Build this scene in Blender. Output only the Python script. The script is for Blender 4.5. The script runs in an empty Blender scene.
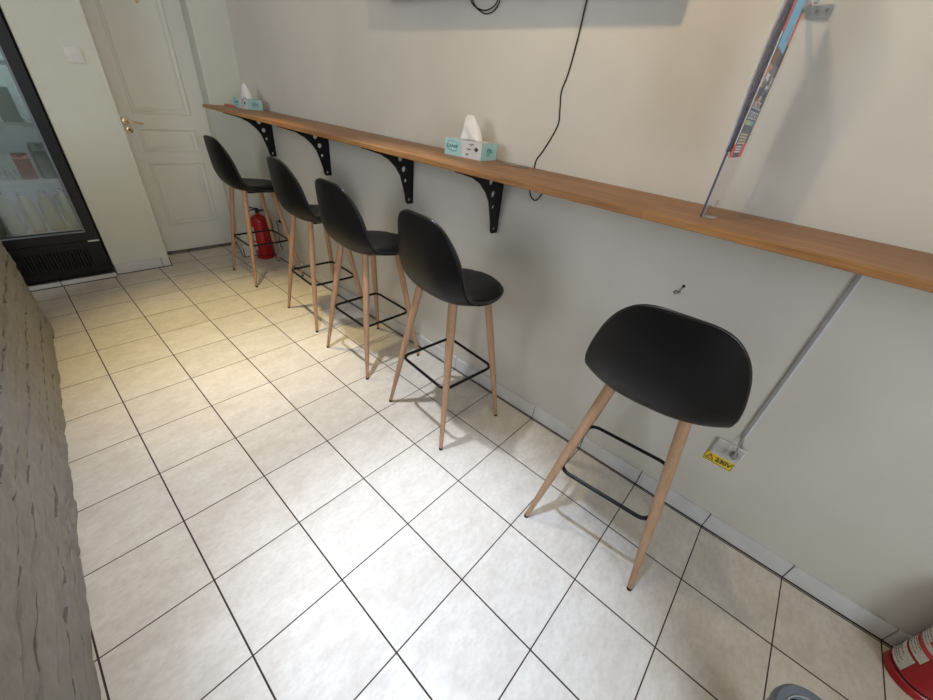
import bpy, bmesh, math, random
from mathutils import Vector, Matrix, noise
random.seed(7)
PI = math.pi
sc = bpy.context.scene
COL = sc.collection

# ------------------------------------------------------------------ materials
def nmat(name):
    m = bpy.data.materials.new(name); m.use_nodes = True
    nt = m.node_tree; nt.nodes.clear()
    out = nt.nodes.new('ShaderNodeOutputMaterial'); b = nt.nodes.new('ShaderNodeBsdfPrincipled')
    nt.links.new(b.outputs[0], out.inputs[0])
    return m, nt, b
def setv(b, **k):
    for n, v in k.items():
        n = n.replace('_', ' ')
        if n in b.inputs: b.inputs[n].default_value = v
def rgba(c): return (c[0], c[1], c[2], 1.0)
def N(nt, t, **k):
    n = nt.nodes.new(t)
    for a, v in k.items(): setattr(n, a, v)
    return n
def math_node(nt, op, a, b=None):
    n = N(nt, 'ShaderNodeMath', operation=op)
    for i, v in enumerate((a, b)):
        if v is None: continue
        if isinstance(v, (int, float)): n.inputs[i].default_value = v
        else: nt.links.new(v, n.inputs[i])
    return n.outputs[0]
def mix(nt, f, a, b):
    n = N(nt, 'ShaderNodeMix', data_type='RGBA')
    for s, v in ((n.inputs[0], f), (n.inputs[6], a), (n.inputs[7], b)):
        if isinstance(v, (int, float)): s.default_value = v
        elif isinstance(v, tuple): s.default_value = rgba(v)
        else: nt.links.new(v, s)
    return n.outputs[2]
def noise_out(nt, vec, scale, detail=3.0, rough=.55):
    n = N(nt, 'ShaderNodeTexNoise'); n.inputs['Scale'].default_value = scale
    n.inputs['Detail'].default_value = detail; n.inputs['Roughness'].default_value = rough
    if vec is not None: nt.links.new(vec, n.inputs['Vector'])
    return n.outputs['Fac']
def ramp(nt, f, p0, p1):
    n = N(nt, 'ShaderNodeMapRange'); n.inputs[1].default_value = p0; n.inputs[2].default_value = p1
    nt.links.new(f, n.inputs[0]); return n.outputs[0]
def bump(nt, b, h, strength=.2, dist=.01):
    n = N(nt, 'ShaderNodeBump'); n.inputs['Strength'].default_value = strength; n.inputs['Distance'].default_value = dist
    nt.links.new(h, n.inputs['Height']); nt.links.new(n.outputs[0], b.inputs['Normal'])
def objco(nt): return N(nt, 'ShaderNodeTexCoord').outputs['Object']
def scaled(nt, v, s):
    n = N(nt, 'ShaderNodeMapping'); n.inputs['Scale'].default_value = s; nt.links.new(v, n.inputs['Vector']); return n.outputs[0]

def plain(name, c, rough=.5, metal=0, c2=None, scale=40, bmp=0, **k):
    """a colour with a fine noise variation"""
    m, nt, b = nmat(name)
    co = objco(nt); f = noise_out(nt, co, scale)
    c2 = c2 or tuple(x*.9 for x in c)
    nt.links.new(mix(nt, ramp(nt, f, .35, .65), c, c2), b.inputs['Base Color'])
    setv(b, Roughness=rough, Metallic=metal, **k)
    if bmp: bump(nt, b, f, bmp, .002)
    return m

def wall_mat(name, c, c2, rough=.6):
    m, nt, b = nmat(name); co = objco(nt)
    big = ramp(nt, noise_out(nt, co, 1.6, 4), .38, .62)
    fine = noise_out(nt, co, 60, 4)
    spots = ramp(nt, noise_out(nt, scaled(nt, co, (1, 1, 2.2)), 23, 6, .7), .68, .78)
    base = mix(nt, big, c, c2)
    base = mix(nt, math_node(nt, 'MULTIPLY', spots, .22), base, tuple(x*.7 for x in c))
    nt.links.new(base, b.inputs['Base Color'])
    setv(b, Roughness=rough)
    s = math_node(nt, 'ADD', math_node(nt, 'MULTIPLY', fine, .3), noise_out(nt, co, 7, 3))
    bump(nt, b, s, .25, .006)
    return m

M = {}
M['wall'] = wall_mat('painted_wall', (.66, .632, .57), (.615, .588, .53), .5)
M['backwall'] = wall_mat('painted_back_wall', (.68, .695, .615), (.65, .665, .585), .55)
M['ceiling'] = wall_mat('ceiling_paint', (.75, .74, .71), (.72, .71, .68), .8)
M['door'] = plain('door_paint', (.76, .755, .685), .4, scale=3, c2=(.74, .73, .66), bmp=.05)
M['tilewhite'] = plain('white_skirting_tile', (.68, .69, .69), .3, scale=12, c2=(.62, .63, .63))
M['grout'] = plain('dark_grout', (.035, .026, .022), .9)
M['black_leather'] = plain('black_leather', (.0035, .0035, .0042), .40, scale=260, bmp=.1, Specular_IOR_Level=.22)
M['black_metal'] = plain('black_metal', (.004, .004, .0045), .35, scale=90, Specular_IOR_Level=.3)
M['black_plastic'] = plain('black_plastic', (.005, .005, .0055), .4, scale=90, Specular_IOR_Level=.3)
M['piping'] = plain('leather_piping', (.012, .012, .013), .3, scale=90)
M['steel'] = plain('steel', (.55, .55, .55), .35, 1.0, scale=60)
M['brass'] = plain('brass', (.88, .72, .46), .28, 1.0, scale=60)
M['brass_dark'] = plain('brass_dark', (.12, .08, .03), .5, .6)
M['white_plastic'] = plain('white_plastic', (.74, .74, .72), .35, scale=30)
M['offwhite'] = plain('offwhite_plastic', (.60, .58, .53), .4, scale=30)
M['grey_plastic'] = plain('grey_plastic', (.17, .20, .24), .4, scale=30)
M['greyplate'] = plain('grey_plate', (.20, .19, .16), .5, scale=30)
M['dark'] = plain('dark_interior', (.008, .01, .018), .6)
M['red'] = plain('red_paint', (.36, .005, .010), .28, scale=30)
M['label'] = plain('paper_label', (.66, .64, .60), .6, scale=120, c2=(.5, .48, .45))
M['label_red'] = plain('label_red', (.55, .05, .06), .6)
M['teal'] = plain('teal_card', (.40, .67, .67), .55, scale=30)
M['card'] = plain('white_card', (.70, .68, .70), .55, scale=30)
M['ink'] = plain('ink', (.02, .03, .04), .6)
M['tealink'] = plain('teal_ink', (.03, .20, .22), .6)
M['tissue'] = plain('tissue_paper', (.88, .87, .86), .9, scale=20)
M['yellow'] = plain('yellow_sticker', (.85, .62, .02), .45)
M['orange'] = plain('orange_mark', (.85, .30, .02), .45)
M['trunk'] = plain('grey_trunking', (.36, .33, .31), .5, scale=20)
M['trunk_side'] = plain('pale_trunking', (.72, .74, .78), .5, scale=20)
M['fridge_in'] = plain('fridge_liner', (.62, .66, .66), .5)
M['fridge_frame'] = plain('fridge_frame', (.006, .007, .008), .35, scale=60, Specular_IOR_Level=.3)
M['bottle_a'] = plain('pale_green_bottle', (.55, .60, .42), .4, scale=8)
M['bottle_b'] = plain('cream_bottle', (.62, .58, .42), .4, scale=8)
M['bottle_c'] = plain('red_carton', (.42, .10, .08), .5, scale=8)
M['bottle_d'] = plain('grey_carton', (.30, .34, .34), .5, scale=8)
M['cap'] = plain('bottle_cap', (.25, .30, .28), .5)
M['tvscreen'] = plain('tv_screen', (.01, .01, .012), .15)
M['paper_white'] = plain('white_paper', (.86, .86, .86), .7)
for n, c in dict(p_red=(.85, .12, .10), p_blue=(.25, .58, .82), p_black=(.02, .02, .025), p_brown=(.30, .14, .09), p_tan=(.62, .34, .20),
                 p_grey=(.22, .24, .28), p_white=(.78, .78, .80), p_green=(.45, .58, .22), p_cyan=(.18, .48, .66), p_cream=(.70, .60, .42),
                 p_pink=(.75, .42, .34), p_slate=(.10, .11, .16)).items():
    M[n] = plain('print_' + n[2:], c, .4, scale=90)

def paper(name, c):
    m, nt, b = nmat(name)
    out = [n for n in nt.nodes if n.type == 'OUTPUT_MATERIAL'][0]
    setv(b, Base_Color=rgba(c), Roughness=.7)
    tl = N(nt, 'ShaderNodeBsdfTranslucent'); tl.inputs[0].default_value = rgba(c)
    mx = N(nt, 'ShaderNodeMixShader'); mx.inputs[0].default_value = .45
    nt.links.new(b.outputs[0], mx.inputs[1]); nt.links.new(tl.outputs[0], mx.inputs[2]); nt.links.new(mx.outputs[0], out.inputs[0])
    return m
M['sheet_paper'] = paper('thin_white_paper', (.9, .9, .9))
def glass(name, c, alpha_rough=.02, spec=1.0, clear=.9):
    m, nt, b = nmat(name)
    nt.nodes.remove(b)
    out = [n for n in nt.nodes if n.type == 'OUTPUT_MATERIAL'][0]
    tr = N(nt, 'ShaderNodeBsdfTransparent'); tr.inputs[0].default_value = rgba(c)
    gl = N(nt, 'ShaderNodeBsdfGlossy'); gl.inputs['Roughness'].default_value = alpha_rough
    fr = N(nt, 'ShaderNodeFresnel'); fr.inputs[0].default_value = 1.5
    mx = N(nt, 'ShaderNodeMixShader')
    nt.links.new(math_node(nt, 'MINIMUM', math_node(nt, 'MULTIPLY', fr.outputs[0], spec), 1.0), mx.inputs[0])
    nt.links.new(tr.outputs[0], mx.inputs[1]); nt.links.new(gl.outputs[0], mx.inputs[2])
    nt.links.new(mx.outputs[0], out.inputs[0])
    return m
M['glass'] = glass('fridge_glass', (.80, .86, .86), .015, 2.2)
M['acrylic'] = glass('clear_acrylic', (.975, .975, .985), .01, .35)
M['acrylic_edge'] = plain('acrylic_edge', (.10, .10, .17), .2, scale=9)

def wood(name, c, c2, along, stave=0.0, rough=.45, k=1.0):
    m, nt, b = nmat(name); co = objco(nt)
    s = [16*k, 16*k, 16*k]; s[along] = 1.1*k
    g = noise_out(nt, scaled(nt, co, tuple(s)), 3.2, 6, .65)
    s2 = [70*k, 70*k, 70*k]; s2[along] = 3*k
    g2 = noise_out(nt, scaled(nt, co, tuple(s2)), 3, 3)
    f = ramp(nt, math_node(nt, 'ADD', math_node(nt, 'MULTIPLY', g, .65), math_node(nt, 'MULTIPLY', g2, .35)), .36, .64)
    colr = mix(nt, f, c, c2)
    if stave:
        br = N(nt, 'ShaderNodeTexBrick'); br.offset = .43; br.squash = 1
        mp = N(nt, 'ShaderNodeMapping'); mp.inputs['Rotation'].default_value = (0, 0, PI/2); nt.links.new(co, mp.inputs['Vector'])
        nt.links.new(mp.outputs[0], br.inputs['Vector'])
        br.inputs['Scale'].default_value = 1; br.inputs['Mortar Size'].default_value = .0008
        br.inputs['Brick Width'].default_value = .62; br.inputs['Row Height'].default_value = stave
        br.inputs['Color1'].default_value = (1, 1, 1, 1); br.inputs['Color2'].default_value = (.72, .70, .66, 1); br.inputs['Mortar'].default_value = (.5, .45, .4, 1)
        mu = N(nt, 'ShaderNodeMix', data_type='RGBA', blend_type='MULTIPLY'); mu.inputs[0].default_value = 1
        nt.links.new(colr, mu.inputs[6]); nt.links.new(br.outputs['Color'], mu.inputs[7]); colr = mu.outputs[2]
    nt.links.new(colr, b.inputs['Base Color'])
    setv(b, Roughness=rough); bump(nt, b, g2, .08, .001)
    return m
M['counter_wood'] = wood('oak_counter', (.44, .215, .072), (.24, .105, .030), 1, .045, .45)
M['leg_wood'] = wood('leg_wood', (.48, .29, .170), (.37, .215, .122), 2, 0, .42, 1.6)

def floor_mat():
    m, nt, b = nmat('cream_floor_tiles')
    g = N(nt, 'ShaderNodeNewGeometry'); sx = N(nt, 'ShaderNodeSeparateXYZ'); nt.links.new(g.outputs['Position'], sx.inputs[0])
    def line(s, wdt):
        u = math_node(nt, 'DIVIDE', s, .30)
        fr = math_node(nt, 'FRACT', math_node(nt, 'ADD', u, 100.5))
        d = math_node(nt, 'ABSOLUTE', math_node(nt, 'SUBTRACT', fr, .5))
        return math_node(nt, 'LESS_THAN', d, wdt/.30)
    lx, ly = line(sx.outputs[0], .0026), line(sx.outputs[1], .0021)
    grout = math_node(nt, 'MAXIMUM', lx, ly)
    # per tile tone
    cx = math_node(nt, 'FLOOR', math_node(nt, 'DIVIDE', sx.outputs[0], .30)); cy = math_node(nt, 'FLOOR', math_node(nt, 'DIVIDE', sx.outputs[1], .30))
    cmb = N(nt, 'ShaderNodeCombineXYZ'); nt.links.new(cx, cmb.inputs[0]); nt.links.new(cy, cmb.inputs[1])
    wn = N(nt, 'ShaderNodeTexWhiteNoise', noise_dimensions='3D'); nt.links.new(cmb.outputs[0], wn.inputs['Vector'])
    off = N(nt, 'ShaderNodeVectorMath', operation='SCALE'); nt.links.new(wn.outputs['Color'], off.inputs[0]); off.inputs[3].default_value = 9
    add = N(nt, 'ShaderNodeVectorMath', operation='ADD'); nt.links.new(g.outputs['Position'], add.inputs[0]); nt.links.new(off.outputs[0], add.inputs[1])
    v = scaled(nt, add.outputs[0], (1, 1.6, 1))
    mot = ramp(nt, noise_out(nt, v, 9, 6, .65), .38, .66)
    fine = ramp(nt, noise_out(nt, v, 42, 5, .7), .42, .70)
    tile = mix(nt, mot, (.73, .685, .61), (.63, .575, .495))
    tile = mix(nt, math_node(nt, 'MULTIPLY', fine, .45), tile, (.50, .445, .37))
    vt = N(nt, 'ShaderNodeHueSaturation'); nt.links.new(tile, vt.inputs['Color'])
    nt.links.new(math_node(nt, 'ADD', math_node(nt, 'MULTIPLY', wn.outputs['Value'], .07), .965), vt.inputs['Value'])
    nt.links.new(mix(nt, grout, vt.outputs[0], (.045, .030, .022)), b.inputs['Base Color'])
    nt.links.new(math_node(nt, 'ADD', math_node(nt, 'MULTIPLY', grout, .5), math_node(nt, 'ADD', .36, math_node(nt, 'MULTIPLY', mot, .1))), b.inputs['Roughness'])
    h = math_node(nt, 'SUBTRACT', math_node(nt, 'MULTIPLY', mot, .15), grout)
    bump(nt, b, h, .25, .002)
    return m
M['floor'] = floor_mat()

def brick_paint():
    m, nt, b = nmat('grey_painted_brick'); co = objco(nt)
    f = ramp(nt, noise_out(nt, co, 9, 6, .7), .35, .68)
    f2 = ramp(nt, noise_out(nt, scaled(nt, co, (1, .35, 1)), 34, 6, .75), .5, .72)
    c = mix(nt, f, (.30, .285, .265), (.25, .235, .215))
    c = mix(nt, math_node(nt, 'MULTIPLY', f2, .4), c, (.17, .16, .145))
    nt.links.new(c, b.inputs['Base Color']); setv(b, Roughness=.6)
    bump(nt, b, math_node(nt, 'ADD', noise_out(nt, co, 26, 5, .7), f2), .35, .006)
    return m
M['brick'] = brick_paint()

# ------------------------------------------------------------------ mesh helpers
def link(o, parent=None):
    COL.objects.link(o)
    if parent: o.parent = parent
    return o
def obj(name, bm, mat, parent=None, smooth=False, loc=None, bevel=0, seg=2):
    me = bpy.data.meshes.new(name)
    bm.normal_update(); bm.to_mesh(me); bm.free()
    mats = mat if isinstance(mat, (list, tuple)) else [mat]
    for m in mats: me.materials.append(m)
    if smooth:
        for p in me.polygons: p.use_smooth = True
    o = bpy.data.objects.new(name, me); link(o, parent)
    if loc: o.location = loc
    if bevel:
        md = o.modifiers.new('bevel', 'BEVEL'); md.width = bevel; md.segments = seg; md.limit_method = 'ANGLE'; md.angle_limit = .6
        md.harden_normals = False
    return o
def smooth_by_angle(o, a=.7):
    me = o.data
    for p in me.polygons: p.use_smooth = True
    bm = bmesh.new(); bm.from_mesh(me)
    for e in bm.edges:
        if len(e.link_faces) == 2 and e.calc_face_angle(0) > a: e.smooth = False
    bm.to_mesh(me); bm.free()
    return o
def thing(name, label, cat, loc=(0, 0, 0), rz=0, group=None, kind=None):
    o = bpy.data.objects.new(name, None); link(o); o.empty_display_size = .05
    o.location = loc; o.rotation_euler = (0, 0, rz)
    if kind: o['kind'] = kind
    else: o['label'] = label; o['category'] = cat
    if group: o['group'] = group
    return o
def tag(o, label, cat, group=None):
    o['label'] = label; o['category'] = cat
    if group: o['group'] = group
    return o
def struct(o): o['kind'] = 'structure'; return o
def box(bm, x0, x1, y0, y1, z0, z1, mi=0):
    v = [bm.verts.new((x, y, z)) for x in (x0, x1) for y in (y0, y1) for z in (z0, z1)]
    F = [(0, 1, 3, 2), (4, 6, 7, 5), (0, 4, 5, 1), (2, 3, 7, 6), (0, 2, 6, 4), (1, 5, 7, 3)]
    for f in F:
        fc = bm.faces.new([v[i] for i in f]); fc.material_index = mi
    return v
def lathe(bm, prof, n=32, c=(0, 0, 0), mi=0, axis='z', close=True):
    """prof: list of (r, h)"""
    rings = []
    for r, h in prof:
        ring = []
        for i in range(n):
            a = 2*PI*i/n; p = (r*math.cos(a), r*math.sin(a), h)
            if axis == 'x': p = (p[2], p[0], p[1])
            elif axis == 'y': p = (p[1], p[2], p[0])
            ring.append(bm.verts.new((p[0]+c[0], p[1]+c[1], p[2]+c[2])))
        rings.append(ring)
    for a, b in zip(rings, rings[1:]):
        for i in range(n):
            f = bm.faces.new((a[i], a[(i+1) % n], b[(i+1) % n], b[i])); f.material_index = mi
    if close:
        for r, rev in ((rings[0], True), (rings[-1], False)):
            f = bm.faces.new(list(reversed(r)) if rev else r); f.material_index = mi
def tube(bm, pts, r, n=10, closed=False, mi=0, radii=None):
    pts = [Vector(p) for p in pts]; L = len(pts); rings = []
    prev = None
    for i, p in enumerate(pts):
        if closed: t = pts[(i+1) % L] - pts[i-1]
        else: t = pts[min(i+1, L-1)] - pts[max(i-1, 0)]
        t.normalize()
        if prev is None:
            up = Vector((0, 0, 1)) if abs(t.z) < .9 else Vector((1, 0, 0))
            a = t.cross(up).normalized()
        else:
            a = (prev - t*prev.dot(t)).normalized()
        prev = a; b = t.cross(a)
        rr = radii[i] if radii else r
        rings.append([bm.verts.new(p + rr*(math.cos(2*PI*k/n)*a + math.sin(2*PI*k/n)*b)) for k in range(n)])
    for i in range(L if closed else L-1):
        A, B = rings[i], rings[(i+1) % L]
        for k in range(n):
            f = bm.faces.new((A[k], A[(k+1) % n], B[(k+1) % n], B[k])); f.material_index = mi
    if not closed:
        bm.faces.new(list(reversed(rings[0]))).material_index = mi
        bm.faces.new(rings[-1]).material_index = mi
def smooth_path(pts, n=6):
    P = [Vector(p) for p in pts]; out = []
    for i in range(len(P)-1):
        p0, p1, p2, p3 = P[max(i-1, 0)], P[i], P[i+1], P[min(i+2, len(P)-1)]
        for k in range(n):
            t = k/n
            out.append(.5*((2*p1)+(-p0+p2)*t+(2*p0-5*p1+4*p2-p3)*t*t+(-p0+3*p1-3*p2+p3)*t**3))
    out.append(P[-1]); return out
def rounded_ring(hx, hy, r, z, n=6):
    pts = []
    for sx, sy, a0 in ((1, 1, 0), (-1, 1, PI/2), (-1, -1, PI), (1, -1, 1.5*PI)):
        for k in range(n+1):
            a = a0 + PI/2*k/n
            pts.append((sx*(hx-r)+r*math.cos(a), sy*(hy-r)+r*math.sin(a), z))
    return pts
def curve_shape(outline, holes, thick, bev=0):
    """flat outline with holes, extruded: returns a bmesh lying in x-y, thickness along z"""
    cu = bpy.data.curves.new('shape', 'CURVE'); cu.dimensions = '2D'; cu.fill_mode = 'BOTH'; cu.extrude = thick/2
    for pl in [outline]+holes:
        s = cu.splines.new('POLY'); s.points.add(len(pl)-1); s.use_cyclic_u = True
        for p, q in zip(s.points, pl): p.co = (q[0], q[1], 0, 1)
    return curve_bm(cu)
def curve_bm(cu):
    o = bpy.data.objects.new('tmp_shape', cu); COL.objects.link(o)
    dg = bpy.context.evaluated_depsgraph_get()
    me = bpy.data.meshes.new_from_object(o.evaluated_get(dg))
    bm = bmesh.new(); bm.from_mesh(me)
    bpy.data.objects.remove(o); bpy.data.curves.remove(cu); bpy.data.meshes.remove(me)
    return bm
def text_bm(txt, size, thick=.0006):
    cu = bpy.data.curves.new('lettering', 'FONT'); cu.body = txt; cu.size = size; cu.extrude = thick/2; cu.offset = size*.03
    cu.align_x = 'CENTER'; cu.align_y = 'CENTER'
    return curve_bm(cu)
def circle(cx, cy, r, n=20): return [(cx+r*math.cos(2*PI*i/n), cy+r*math.sin(2*PI*i/n)) for i in range(n)]
def xf(bm, m): bmesh.ops.transform(bm, matrix=m, verts=bm.verts); return bm
def T(x, y, z): return Matrix.Translation((x, y, z))
def join(a, b, mi=0):
    """append bmesh b into a with material index mi"""
    mp = {}
    for v in b.verts: mp[v] = a.verts.new(v.co)
    for f in b.faces:
        try: a.faces.new([mp[v] for v in f.verts]).material_index = mi
        except ValueError: pass
    b.free()
def basis(ex, ey, ez, o):
    m = Matrix((ex, ey, ez)).transposed().to_4x4(); m.translation = Vector(o); return m

# ------------------------------------------------------------------ room shell
YF = -1.60          # front wall
XL = -3.2           # far left wall
XW = .02            # right wall surface
YP = 4.355           # pier surface
YB = 4.47           # back wall surface left of the door
YD = 4.765          # door surface
H = 2.60
bm = bmesh.new(); box(bm, -3.3, .3, -4.5, 5.6, -.1, 0); struct(obj('floor', bm, M['floor']))
bm = bmesh.new(); box(bm, -3.3, .3, YF-.12, 5.6, H, H+.1); struct(obj('ceiling', bm, M['ceiling']))
bm = bmesh.new(); box(bm, XW, XW+.15, YF-.12, 5.4, 0, H); struct(obj('wall_right', bm, M['wall']))
# back wall: pier on the right of the door, slab left of it, lintel, fridge niche
bm = bmesh.new()
# pier with slightly splayed reveal
z0, z1 = 0, H
pl = [(-.242, YP), (XW, YP), (XW, 5.2), (-.15, 5.2), (-.15, YD)]
lo = [bm.verts.new((x, y, 0)) for x, y in pl]; hi = [bm.verts.new((x, y, H)) for x, y in pl]
for i in range(len(pl)):
    j = (i+1) % len(pl); bm.faces.new((lo[i], lo[j], hi[j], hi[i]))
bm.faces.new(hi); bm.faces.new(list(reversed(lo)))
box(bm, -1.175, -.808, YB, 5.2, 0, H)
box(bm, -.808, -.15, YD-.10, 5.2, 2.16, H)
box(bm, -.808, -.15, YD+.05, 5.2, 0, 2.16)
box(bm, XL, -1.175, 5.12, 5.3, 0, H)
box(bm, XL, -1.175, YB, 5.12, 2.12, H)
struct(obj('wall_back', bm, M['backwall']))
# front wall of the shop (behind the camera) and the far left wall past the low brick wall, both with windows
WIN = {'front': (-2.60, -1.32, .62, 2.40), 'left_far': (1.9, 3.0, 1.15, 2.40)}
def wall_with_window(name, axis, u0, u1, c0, c1, wins):
    bm = bmesh.new()
    def bx(a0, a1, z0, z1):
        if axis == 'x': box(bm, a0, a1, c0, c1, z0, z1)
        else: box(bm, c0, c1, a0, a1, z0, z1)
    u = u0
    for w0, w1, z0, z1 in sorted(wins):
        bx(u, w0, 0, H); bx(w0, w1, 0, z0); bx(w0, w1, z1, H); u = w1
    bx(u, u1, 0, H)
    struct(obj(name, bm, M['backwall']))
    for i, (w0, w1, z0, z1) in enumerate(sorted(wins)):
        bm = bmesh.new(); m = (c0+c1)/2; t = .045
        for a0, a1, b0, b1 in ((w0, w0+t, z0, z1), (w1-t, w1, z0, z1), ((w0+w1-t)/2, (w0+w1+t)/2, z0, z1), (w0, w1, z0, z0+t), (w0, w1, z1-t, z1)):
            if axis == 'x': box(bm, a0, a1, m-.02, m+.02, b0, b1)
            else: box(bm, m-.02, m+.02, a0, a1, b0, b1)
        struct(obj('window_%d' % (1+sum(o.name.startswith('window_') for o in COL.objects)), bm, M['black_metal']))
        L = bpy.data.lights.new('window_portal', 'AREA'); L.shape = 'RECTANGLE'; L.cycles.is_portal = True
        po = bpy.data.objects.new('window_portal', L); link(po)
        if axis == 'x': L.size = w1-w0; L.size_y = z1-z0; po.location = ((w0+w1)/2, c0-.005, (z0+z1)/2); po.rotation_euler = (PI/2, 0, 0)
        else: L.size = z1-z0; L.size_y = w1-w0; po.location = (c0-.005, (w0+w1)/2, (z0+z1)/2); po.rotation_euler = (0, -PI/2, 0)
wall_with_window('wall_front', 'x', XL-.12, XW+.15, YF-.12, YF, [WIN[k] for k in ('front',) if k in WIN])
wall_with_window('wall_side', 'y', YF, 5.3, XL-.12, XL, [WIN[k] for k in ('left', 'left_far') if k in WIN])

# left wall: grey painted split brick, slightly out of square
def z_fine(z): return z < .74
def brick_wall():
    bm = bmesh.new()
    p0, p1 = Vector((-1.915, .05)), Vector((-1.634, 3.80))
    d = (p1-p0).normalized(); L = (p1-p0).length; nrm = Vector((d.y, -d.x))
    ch = .083; ztop = 1.05
    # joints of every course
    nr = int(ztop/ch)+2
    joints = []
    for r in range(nr):
        s = -random.random()*.3; js = []
        while s < L+.4:
            s += random.uniform(.26, .62); js.append(s)
        joints.append(js)
    rowoff = [[ro+random.uniform(-.002, .0025) for _ in range(60)] for ro in [random.uniform(-.004, .005) for _ in range(nr)]]
    def h(s, z):
        wob = .010*noise.noise((s*2.6, z*3, 1.3))+.004*noise.noise((s*9, z*5, 6.3))
        r = int((z+wob)/ch); fz = (z+wob)/ch - r
        dz = min(fz, 1-fz)*ch
        k = 0; ds = 9
        for i, j in enumerate(joints[min(r, nr-1)]):
            if j < s: k = i+1
            ds = min(ds, abs(s-j))
        o = rowoff[min(r, nr-1)][min(k, 59)]
        mort = max(math.exp(-(dz/.0036)**2)*(.85+.6*noise.noise((s*3.1, z*5, 2.2))), .42*math.exp(-(ds/.010)**2))
        rough = .008*noise.noise((s*7, z*11, 4.0))+.0050*noise.noise((s*22, z*34, 9.0))
        return o*1.0 + rough + .004 - .013*mort, mort
    ns = int(L/.016); lowz = [i*.0042 for i in range(int(.74/.0042)+1)]
    zs = lowz + [.745+.03*i for i in range(1, int((ztop-.745)/.03)+1)] + [ztop]
    zs = sorted(set(round(z, 4) for z in zs))
    G = []; MO = {}
    for i in range(ns+1):
        s = L*i/ns; row = []
        for z in zs:
            e, mo = h(s, z)
            MO[(i, len(row))] = mo
            # rounded far corner
            cut = max(0, s-(L-.10))/.10
            back = .06*cut**3
            q = p0 + d*s + nrm*(e-back)
            row.append(bm.verts.new((q.x, q.y, z)))
        G.append(row)
    # far end return going left
    for k in range(1, 13):
        row = []
        for j, z in enumerate(zs):
            e, mo = h(L+.03*k, z)
            q = p0 + d*(L+e*.8) - nrm*(.06+.03*k)
            row.append(bm.verts.new((q.x, q.y, z)))
        G.append(row)
    for i in range(len(G)-1):
        for j in range(len(zs)-1):
            f = bm.faces.new((G[i][j], G[i+1][j], G[i+1][j+1], G[i][j+1]))
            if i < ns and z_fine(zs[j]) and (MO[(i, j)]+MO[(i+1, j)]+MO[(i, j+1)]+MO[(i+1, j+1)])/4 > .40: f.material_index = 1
    # closing back side
    a, b = G[0][0].co, G[-1][0].co
    bk = p0 - nrm*.42; be = p0 + d*L - nrm*.42
    lo = [bm.verts.new((p.x, p.y, 0)) for p in (be, bk)]; hi = [bm.verts.new((p.x, p.y, ztop)) for p in (be, bk)]
    bm.faces.new((lo[0], lo[1], hi[1], hi[0]))
    bm.faces.new((lo[1], G[0][0], G[0][-1], hi[1])); bm.faces.new((G[-1][0], lo[0], hi[0], G[-1][-1]))
    return bm
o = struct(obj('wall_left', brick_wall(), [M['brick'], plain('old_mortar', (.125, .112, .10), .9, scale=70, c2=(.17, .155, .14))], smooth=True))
bm = bmesh.new()
p0, p1 = Vector((-1.915, .05)), Vector((-1.634, 3.80)); d = (p1-p0).normalized(); n_ = Vector((d.y, -d.x))
q = [p0+n_*.03-d*.02, p1+n_*.03+d*.03, p1-n_*.46+d*.03, p0-n_*.46-d*.02]
lo = [bm.verts.new((v.x, v.y, 1.05)) for v in q]; hi = [bm.verts.new((v.x, v.y, 1.085)) for v in q]
for i in range(4): bm.faces.new((lo[i], lo[(i+1) % 4], hi[(i+1) % 4], hi[i]))
bm.faces.new(hi); bm.faces.new(list(reversed(lo)))
struct(obj('trim_3', bm, M['counter_wood'], bevel=.004))

# skirting tiles
def skirting(name, runs):
    """runs: list of (function s->point, normal, list of joints)"""
    bm = bmesh.new()
    for (ax, ay), (bx, by), (nx, ny), cuts, h, th in runs:
        L = math.hypot(bx-ax, by-ay); ux, uy = (bx-ax)/L, (by-ay)/L
        def pr(s0, s1, t0, t1, zz0, zz1, mi):
            P = []
            for s, t in ((s0, t0), (s1, t0), (s1, t1), (s0, t1)):
                P.append((ax+ux*s+nx*t, ay+uy*s+ny*t))
            lo = [bm.verts.new((x, y, zz0)) for x, y in P]; hi = [bm.verts.new((x, y, zz1)) for x, y in P]
            fs = [(lo[i], lo[(i+1) % 4], hi[(i+1) % 4], hi[i]) for i in range(4)] + [tuple(hi), tuple(reversed(lo))]
            for f in fs: bm.faces.new(f).material_index = mi
        pr(0, L, 0, th*.55, 0, h*.96, 1)
        cs = [0]+[c for c in cuts if 0 < c < L]+[L]
        pr(0, L, th*.5, th+.0028, 0, .0012, 1)
        for c0, c1 in zip(cs, cs[1:]): pr(c0+.0022, c1-.0022, 0, th, .006, h, 0)
    bmesh.ops.recalc_face_normals(bm, faces=bm.faces)
    return struct(obj(name, bm, [M['tilewhite'], M['grout']]))
skirting('baseboard_right', [((XW, -1.5), (XW, YP-.012), (-1, 0), [.3*k for k in range(1, 40)], .085, .012)])
skirting('baseboard_back', [((-1.175, YB), (-.808, YB), (0, -1), [.31], .082, .014),
                            ((-.808, YB-.014), (-.808, YB+.02), (1, 0), [], .082, .010)])
skirting('baseboard_pier', [((-.242, YP), (XW-.012, YP), (0, -1), [], .085, .011),
                            ((-.150, YD), (-.243, YP-.010), (-.977, -.21), [], .085, .010)])
skirting('trim_1', [((-1.83, 4.432), (-1.182, 4.432), (0, -1), [.325], .034, .020)])

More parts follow.
